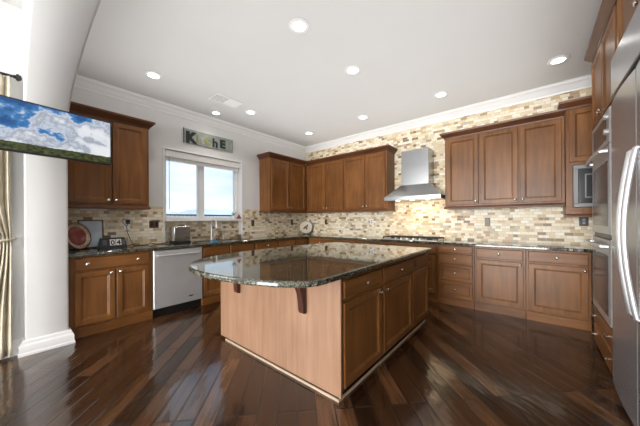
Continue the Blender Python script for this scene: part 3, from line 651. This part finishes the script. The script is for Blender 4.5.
# screen
sm, st, sb = new_mat('sky_picture_screen')
stc = st.nodes.new('ShaderNodeTexCoord'); ssp = st.nodes.new('ShaderNodeSeparateXYZ'); st.links.new(stc.outputs['Generated'], ssp.inputs[0])
smp = st.nodes.new('ShaderNodeMapping'); smp.inputs['Scale'].default_value = (3.4, 1, 2.3); smp.inputs['Rotation'].default_value = (0, math.radians(-18), 0); st.links.new(stc.outputs['Generated'], smp.inputs[0])
sn = st.nodes.new('ShaderNodeTexNoise'); sn.inputs['Scale'].default_value = 1.15; sn.inputs['Detail'].default_value = 8; sn.inputs['Roughness'].default_value = .58; st.links.new(smp.outputs[0], sn.inputs['Vector'])
sr = st.nodes.new('ShaderNodeValToRGB'); se = sr.color_ramp.elements
se[0].position = .36; se[0].color = (.012, .085, .27, 1); se[1].position = .74; se[1].color = (.86, .88, .92, 1)
for p_, c_ in ((.45, (.05, .22, .52)), (.50, (.62, .68, .78)), (.56, (.36, .40, .49)), (.64, (.78, .81, .86))):
    k = se.new(p_); k.color = (*c_, 1)
g1 = st.nodes.new('ShaderNodeMath'); g1.operation = 'MULTIPLY_ADD'; st.links.new(ssp.outputs['X'], g1.inputs[0]); g1.inputs[1].default_value = .20; st.links.new(sn.outputs['Fac'], g1.inputs[2])
g2 = st.nodes.new('ShaderNodeMath'); g2.operation = 'MULTIPLY_ADD'; st.links.new(ssp.outputs['Z'], g2.inputs[0]); g2.inputs[1].default_value = -.26; st.links.new(g1.outputs[0], g2.inputs[2])
g3 = st.nodes.new('ShaderNodeMath'); g3.operation = 'ADD'; g3.inputs[1].default_value = .09; st.links.new(g2.outputs[0], g3.inputs[0]); st.links.new(g3.outputs[0], sr.inputs[0])
sg = st.nodes.new('ShaderNodeTexNoise'); sg.inputs['Scale'].default_value = 22; sg.inputs['Detail'].default_value = 4; st.links.new(stc.outputs['Generated'], sg.inputs['Vector'])
sgr = st.nodes.new('ShaderNodeValToRGB'); sgr.color_ramp.elements[0].position = .35; sgr.color_ramp.elements[0].color = (.004, .008, .003, 1); sgr.color_ramp.elements[1].position = .7; sgr.color_ramp.elements[1].color = (.10, .12, .03, 1); st.links.new(sg.outputs['Fac'], sgr.inputs[0])
jit = st.nodes.new('ShaderNodeMath'); jit.operation = 'MULTIPLY_ADD'; st.links.new(sg.outputs['Fac'], jit.inputs[0]); jit.inputs[1].default_value = -.05; st.links.new(ssp.outputs['Z'], jit.inputs[2])
gt = st.nodes.new('ShaderNodeMath'); gt.operation = 'LESS_THAN'; gt.inputs[1].default_value = .135; st.links.new(jit.outputs[0], gt.inputs[0])
smx = st.nodes.new('ShaderNodeMix'); smx.data_type = 'RGBA'; st.links.new(gt.outputs[0], smx.inputs[0]); st.links.new(sr.outputs[0], smx.inputs[6]); st.links.new(sgr.outputs[0], smx.inputs[7])
st.links.new(smx.outputs[2], sb.inputs['Emission Color']); sset(sb, Emission_Strength=.92, Base_Color=(.01, .01, .01, 1), Roughness=.25)
MB().box(.006, tw - .006, -.0005, .0015, z0 + .006, z1 - .006).build('screen', sm, t, 0)
ti = Matrix.Translation((p0.x, p0.y, 0)) @ Matrix.Rotation(ang, 4, 'Z')
back = ti.inverted()
def L2(x, y, z): return tuple(back @ Vector((x, y, z)))
arm = MB(); mid = ti @ Vector((tw * .52, .035, 2.0))
arm.tube([L2(.698, -4.5, 2.0), L2(.95, -4.38, 2.0), L2(mid.x - .02, mid.y, 2.0)], .016, 8)
arm.build('wall_arm', 'black', t)
MB().box(tw * .4, tw * .64, .036, .05, 1.92, 2.08).build('mount_plate', 'black', t, 0)
wp = MB(); q = [L2(.6915, -4.54, 1.9), L2(.6915, -4.46, 1.9), L2(.705, -4.46, 1.9), L2(.705, -4.54, 1.9)]
wp.loft([q, [(a_, b2, 2.1) for a_, b2, _ in q]]).build('wall_bracket', 'black', t, 0)

# ------------------------------------------------------------------ curtain, rod, plate on the family room wall
rod = thing('curtain_rod', 'dark curtain rod with rounded finial beside the white pillar', 'curtain rod', (.68, -4.69, 2.60))
MB().tube([(0, -.02, 0), (0, -2.9, 0)], .012, 10).build('rod', 'black', rod)
fin = MB()
fin.loft([[(.0 + r * math.cos(a * PI / 6), h, r * math.sin(a * PI / 6)) for a in range(12)] for r, h in ((.012, -.02), (.02, -.015), (.013, -.008), (.03, .0), (.034, .012), (.022, .028), (.004, .034))])
fin.build('finial', 'black', rod)
MB().tube([(-.078, -.09, 0), (-.012, -.09, 0)], .008).build('bracket', 'black', rod)
cm = plain('cream_curtain_fabric', (0.62, 0.57, 0.45), .85, var=.1, scale=12)
m = MB(); rows = []
for zi in range(24):
    z = .02 + (2.585 - .02) * zi / 23
    pinch = 1 - .62 * math.exp(-((z - 1.08) / .22) ** 2)
    row = []
    for k in range(49):
        s_ = k / 48; yy = -4.725 - .42 * s_ * (pinch if z > 1.08 else 1 - .62 * math.exp(-((z - 1.08) / .5) ** 2)) ; xx = .675 + .028 * math.sin(k * 1.05 + .3 * math.sin(z * 3)) * (0.6 + .4 * pinch)
        row.append((xx, yy, z))
    rows.append(row)
m.loft(rows, False, False, closed=False)
tie = MB().tube([(.675 + .045 * math.cos(a * PI / 8), -4.805 + .10 * math.sin(a * PI / 8), 1.08 + .015 * math.sin(a * PI / 8)) for a in range(17)], .012, 8)
o = m.build('curtain', cm, None, 60); o.modifiers.new('thick', 'SOLIDIFY').thickness = .003
tie.build('tie_back', cm, o)
tag(o, 'cream curtain panel gathered at a tie-back left of the pillar', 'curtain')
def plate(name, label, cat, loc, rot, w, h, mat, slots, group=None):
    t = thing(name, label, cat, loc, rot, group)
    MB().panel(-w / 2, w / 2, -h / 2, h / 2, [(0, -.0008), (0, -.004), (.004, -.007), (.01, -.007)]).build('cover', mat, t, 25)
    for sx, sz, sw, sh, sm_, nm in slots: MB().box(sx - sw / 2, sx + sw / 2, -.010, -.0072, sz - sh / 2, sz + sh / 2).build(nm, sm_, t, 0)
    return t
rock = lambda x, m_: (x, 0, .03, .062, m_, 'rocker')
sock = lambda m_: [(0, .02, .026, .028, m_, 'socket'), (0, -.02, .026, .028, m_, 'socket')]
plate('wall_plate', 'white double switch plate on the wall between curtain and pillar', 'switch', (.6, -4.715, 1.062), RL, .116, .11, 'white', [rock(-.024, 'trim'), rock(.024, 'trim')])
G = 'wall plates on the tile'
TL = .0072
plate('wall_plate', 'cream switch plate on the tile between red plate and charger', 'switch', (TL, -3.95, 1.205), RL, .095, .125, plain('cream_plate', (.62, .56, .44), .4), [rock(0, 'white')], G)
plate('wall_plate', 'pale outlet holding the black charger on the window wall', 'outlet', (TL, -3.69, 1.19), RL, .075, .125, 'white', sock('trim'), G)
plate('wall_plate', 'dark brown double outlet plate left of the toaster', 'outlet', (TL, -3.36, 1.205), RL, .125, .11, 'brownplate', [rock(-.03, 'black'), rock(.03, 'black')], G)
plate('wall_plate', 'dark outlet right of the window on the window wall tile', 'outlet', (TL, -1.60, 1.20), RL, .07, .125, 'brownplate', sock('black'), G)
plate('wall_plate', 'dark outlet left of the round decorative plate in the corner', 'outlet', (TL, -.51, 1.205), RL, .07, .125, 'brownplate', sock('black'), G)
plate('wall_plate', 'dark outlet right of the round decorative plate in the corner', 'outlet', (.63, -.0008, 1.205), 0, .07, .125, 'brownplate', sock('black'), G)
plate('wall_plate', 'white outlet on the tile left of the range hood', 'outlet', (1.83, -.0008, 1.21), 0, .075, .12, 'white', sock('grey'), G)
plate('wall_plate', 'dark outlet on the tile under the three door wall cabinet', 'outlet', (3.826, -.0008, 1.205), 0, .07, .125, 'brownplate', sock('black'), G)
plate('wall_plate', 'black outlet on the tile under the microwave', 'outlet', (4.875, -.0008, 1.215), 0, .085, .12, 'black', sock('grey'), G)

# ------------------------------------------------------------------ things on the window-wall counter
ZC = .9148
t = thing('decorative_plate', 'large red and silver decorative plate leaning on a stand beside the pillar', 'plate', (.19, -4.20, ZC), RL + math.radians(40))
redm = plain('red_glaze', (.22, .022, .022), .25, coat=.5, var=.25, scale=20); silm = plain('silver_leaf_rim', (.42, .36, .28), .35, .6, var=.3, scale=30)
tilt = Matrix.Translation((0, .03, .165)) @ Matrix.Rotation(math.radians(-14), 4, 'X')
def tlathe(prof, n=36, caps=False):
    mb = MB().lathe(prof, (0, 0, 0), 'Y', n, caps); mb.v = [tuple(tilt @ Vector(v)) for v in mb.v]; return mb
tlathe([(.0, -.012), (.08, -.012), (.155, .010), (.158, .014), (.15, .018), (.115, .004)]).build('rim', silm, t, 50)
tlathe([(.114, .0035), (.112, .009), (.075, -.002), (.0, -.002)]).build('bowl', redm, t, 50)
tlathe([(.157, .0105), (.163, .012), (.163, .017), (.157, .018)]).build('red_edge', redm, t, 50)
MB().tube([(-.07, -.055, .01), (-.07, .0, .004), (-.06, .07, .004), (-.05, .095, .13)], .005).tube([(.07, -.055, .01), (.07, .0, .004), (.06, .07, .004), (.05, .095, .13)], .005).tube([(-.06, .07, .004), (.06, .07, .004)], .004).build('stand', 'black', t)
t = thing('picture_frame', 'pale blue framed picture with brown side standing behind the red plate', 'picture frame', (.055, -4.065, ZC), RL)
ft = Matrix.Rotation(math.radians(-8), 4, 'X')
def fbox(name, mt, *b6, par=None):
    mb = MB().box(*b6); mb.v = [tuple(ft @ Vector(v)) for v in mb.v]; return mb.build(name, mt, par, 0)
mb = xz_frame(-.135, .115, 0, .36, .014, -.012, .006); mb.v = [tuple(ft @ Vector(v)) for v in mb.v]; mb.build('frame', plain('brown_frame_wood', (.12, .07, .035), .5), t, 0)
fbox('picture', plain('pale_blue_print', (.52, .60, .68), .3, var=.25, scale=7), -.12, .10, -.004, .002, .015, .345, par=t)
# calendar blocks
t = thing('calendar_blocks', 'black block calendar showing white number cards next to red plate', 'calendar', (.17, -3.885, ZC), RL)
mb = MB(); mb.loft([[(-.15, -.05, 0), (.15, -.05, 0), (.15, .04, 0), (-.15, .04, 0)], [(-.125, -.01, .125), (.125, -.01, .125), (.125, .03, .125), (-.125, .03, .125)]]).build('base', 'black', t, 0, .004)
lean_ = math.atan2(.04, .125)
def lp(x, z, dy): return Vector((x, -.05 + .04 * z / .125 - dy, z))
for i, ch in enumerate('04'):
    cx = -.005 + .062 * i
    c4 = [lp(cx - .028, .028, .001), lp(cx + .028, .028, .001), lp(cx + .028, .105, .001), lp(cx - .028, .105, .001)]
    off_ = Vector((0, -.003, .001))
    card = MB().loft([c4, [p + off_ for p in c4]]).build('number_card', 'white', t, 0)
    cu = bpy.data.curves.new('number', 'FONT'); cu.body = ch; cu.size = .085; cu.align_x = 'CENTER'; cu.extrude = .0006; cu.offset = .002
    tmp = bpy.data.objects.new('tmp', cu); C.objects.link(tmp); dg = bpy.context.evaluated_depsgraph_get(); me = bpy.data.meshes.new_from_object(tmp.evaluated_get(dg)); bpy.data.objects.remove(tmp)
    me.transform(Matrix.Translation(lp(cx, .036, .0055)) @ Matrix.Rotation(PI / 2 - lean_, 4, 'X')); me.materials.clear(); me.materials.append(MAT['black'])
    o = bpy.data.objects.new('numeral', me); C.objects.link(o); o.parent = card
for cx in (-.085, .105):
    c4 = [lp(cx - .02, .035, .001), lp(cx + .02, .035, .001), lp(cx + .02, .098, .001), lp(cx - .02, .098, .001)]
    MB().loft([c4, [p + Vector((0, -.003, .001)) for p in c4]]).build('month_tile', plain('slate_tile', (.08, .09, .11), .5), t, 0)
t = thing('phone_charger', 'black charger plugged into the tile outlet above the counter cord', 'charger', (TL + .0105, -3.69, 1.20), RL)
MB().box(-.022, .022, -.045, 0, .015, .075).build('adapter', 'black', t, 0, .006)
MB().tube([(0, -.03, .015), (-.02, -.05, -.02), (-.01, -.04, -.10), (.02, -.05, -.20), (.05, -.06, -.265)], .004).build('lead', 'black', t)
MB().tube([(-.02, -.02, .07), (-.055, -.03, .09), (-.06, -.05, .03), (-.02, -.06, -.02)], .004).build('loop', 'black', t)
pts = []
for k in range(60):
    s_ = k / 59; y = -3.74 + .60 * s_
    pts.append((.16 + .035 * math.sin(s_ * 21), y, ZC + .006 + .016 * max(0, math.sin(s_ * 16)) ** 2))
tag(MB().tube(pts, .0055).build('power_cord', 'cord', None, 60), 'dark brown power cord snaking over the counter left of the toaster', 'cord')
t = thing('toaster', 'tall stainless steel toaster on the counter below window left end', 'toaster', (.115, -3.035, ZC), RL)
MB().box(-.125, .125, -.10, .10, .0, .022).build('base', 'black', t, 0, .006)
n = 8; pr = [(-.12, .022)] + [(-.12 + .02 - .02 * math.cos(PI / 2 * k / n), .235 + .02 * math.sin(PI / 2 * k / n)) for k in range(n + 1)] + [(.12 - .02 + .02 * math.sin(PI / 2 * k / n), .235 + .02 * math.cos(PI / 2 * k / n)) for k in range(n + 1)] + [(.12, .022)]
MB().prism(pr, -.095, .095).build('shell', 'chrome', t, 30, .01)
for yy in (-.035, .035): MB().box(-.085, .085, yy - .014, yy + .014, .2552, .2565).build('slot', 'black', t, 0)
MB().box(.121, .14, -.02, .02, .12, .14).build('lever', 'black', t, 0, .004)
for x in (.05, .08): MB().lathe([(.012, 0), (.012, .012), (.009, .014)], (x, -.0955, .07), 'Y', 12).build('dial', 'black', t)
# faucet
t = thing('faucet', 'tall brushed nickel gooseneck faucet behind the sink', 'faucet', (.075, -2.50, ZC), RL)
MB().lathe([(.032, .0), (.032, .008), (.022, .014), (.02, .06), (.016, .07)], n=18).build('base', 'handle', t)
gp = [(0, 0, .06), (0, 0, .26)] + [(0, -.085 + .085 * math.cos(a * PI / 10), .26 + .085 * math.sin(a * PI / 10)) for a in range(1, 10)] + [(0, -.172, .25), (0, -.178, .215)]
MB().tube(gp, [.015] * (len(gp) - 3) + [.016, .02, .02], 12).build('spout', 'handle', t)
MB().tube([(.02, 0, .05), (.05, -.005, .06), (.10, -.01, .13)], [.011, .010, .007], 10).build('lever', 'handle', t)
t = thing('soap_dispenser', 'small nickel soap pump on the counter right of the faucet', 'soap dispenser', (.05, -2.26, ZC))
MB().lathe([(.018, 0), (.018, .01), (.012, .014), (.012, .05), (.016, .055), (.016, .062), (.008, .066)], n=14).build('bottle', 'handle', t)
MB().tube([(0, 0, .06), (.02, 0, .078), (.06, 0, .07)], .005).build('nozzle', 'handle', t)
t = thing('dish_caddy', 'small brown open caddy on the counter below window right end', 'caddy', (.0, -1.94, ZC))
m = MB(); m.box(-.04, .04, -.045, .045, 0, .008).box(-.04, -.034, -.045, .045, .008, .07).box(.034, .04, -.045, .045, .008, .07).box(-.034, .034, -.045, -.039, .008, .07).box(-.034, .034, .039, .045, .008, .07)
m.build('tray', plain('caddy_wood', (.22, .14, .08), .6), t, 0, .003)
t = thing('sponge', 'blue sponge by the front of the sink', 'sponge', (.585, -2.72, ZC)); 
MB().box(-.035, .035, -.05, .05, 0, .028).build('foam', plain('blue_sponge', (.05, .22, .36), .9, var=.15, scale=60, bump=.4), t, 0, .006)
# sill plant and red ornament
t = thing('potted_plant', 'tiny green plant in a white pot on the window sill', 'plant', (-.045, -1.995, 1.2855))
MB().lathe([(.022, 0), (.032, .055), (.034, .06), (.029, .06), (.027, .045)], n=18).build('pot', 'white', t)
m = MB(); gm = plain('leaf_green', (.06, .20, .05), .6, var=.3)
for k in range(9):
    a = k * 2.4; rr = .012 + .003 * k; h = .075 + .012 * (k % 5)
    tip = Vector((rr * 1.8 * math.cos(a), rr * 1.8 * math.sin(a), h + .02)); b0 = Vector((0, 0, .048)); mdl = (b0 + tip) / 2 + Vector((0, 0, .015)); sd = Vector((-math.sin(a), math.cos(a), 0)) * .012
    m.add([b0, mdl + sd, tip, mdl - sd], [(0, 1, 2, 3)])
m.build('leaves', gm, t, 0)
o = MB().loft([[(-.02, -.055, 0), (.03, -.055, 0), (.03, .055, 0), (-.02, .055, 0)], [(0.0, -.02, .055), (.012, -.02, .055), (.012, .02, .055), (0, .02, .055)], [(.004, -.003, .09), (.008, -.003, .09), (.008, .003, .09), (.004, .003, .09)]]).build('ornament', plain('red_ceramic', (.34, .05, .03), .4), None, 30, .004)
o.location = (-.03, -1.895, 1.2855); tag(o, 'small red triangular ornament at the right end of the window sill', 'ornament')
# corner plate on stand
t = thing('decorative_plate', 'cream round plate with brown motif standing in the tiled corner', 'plate', (.15, -.17, ZC), math.radians(45 - 6))
tilt = Matrix.Translation((0, .02, .165)) @ Matrix.Rotation(math.radians(-12), 4, 'X')
crm = plain('cream_glaze', (.66, .60, .48), .25, coat=.4, var=.08)
tlathe([(0, -.010), (.09, -.010), (.15, .008), (.152, .012), (.146, .014), (.10, .0), (.0, .0)]).build('dish', crm, t, 50)
tlathe([(.149, .0125), (.156, .014), (.156, .008), (.151, .006)]).build('rim', plain('brown_rim', (.14, .08, .05), .4), t, 50)
m = MB(); mm_ = plain('brown_motif', (.16, .08, .04), .5, var=.3, scale=40)
for (cx, cz, ra, rb, an) in ((-.01, .005, .06, .026, .5), (.03, .045, .03, .016, .9), (-.045, -.03, .035, .014, .2), (.01, -.035, .02, .03, .3)):
    ring = []
    for k in range(18):
        a = 2 * PI * k / 18; xx, zz = ra * math.cos(a), rb * math.sin(a)
        ring.append((cx + xx * math.cos(an) - zz * math.sin(an), cz + xx * math.sin(an) + zz * math.cos(an)))
    m.loft([[tilt @ Vector((x, -.0003, z)) for x, z in ring], [tilt @ Vector((x, -.0018, z)) for x, z in ring]])
m.build('motif', mm_, t, 0)
MB().tube([(-.06, -.05, .01), (-.06, .0, .004), (-.05, .06, .004), (-.04, .085, .12)], .005).tube([(.06, -.05, .01), (.06, .0, .004), (.05, .06, .004), (.04, .085, .12)], .005).tube([(-.05, .06, .004), (.05, .06, .004)], .004).build('stand', 'black', t)
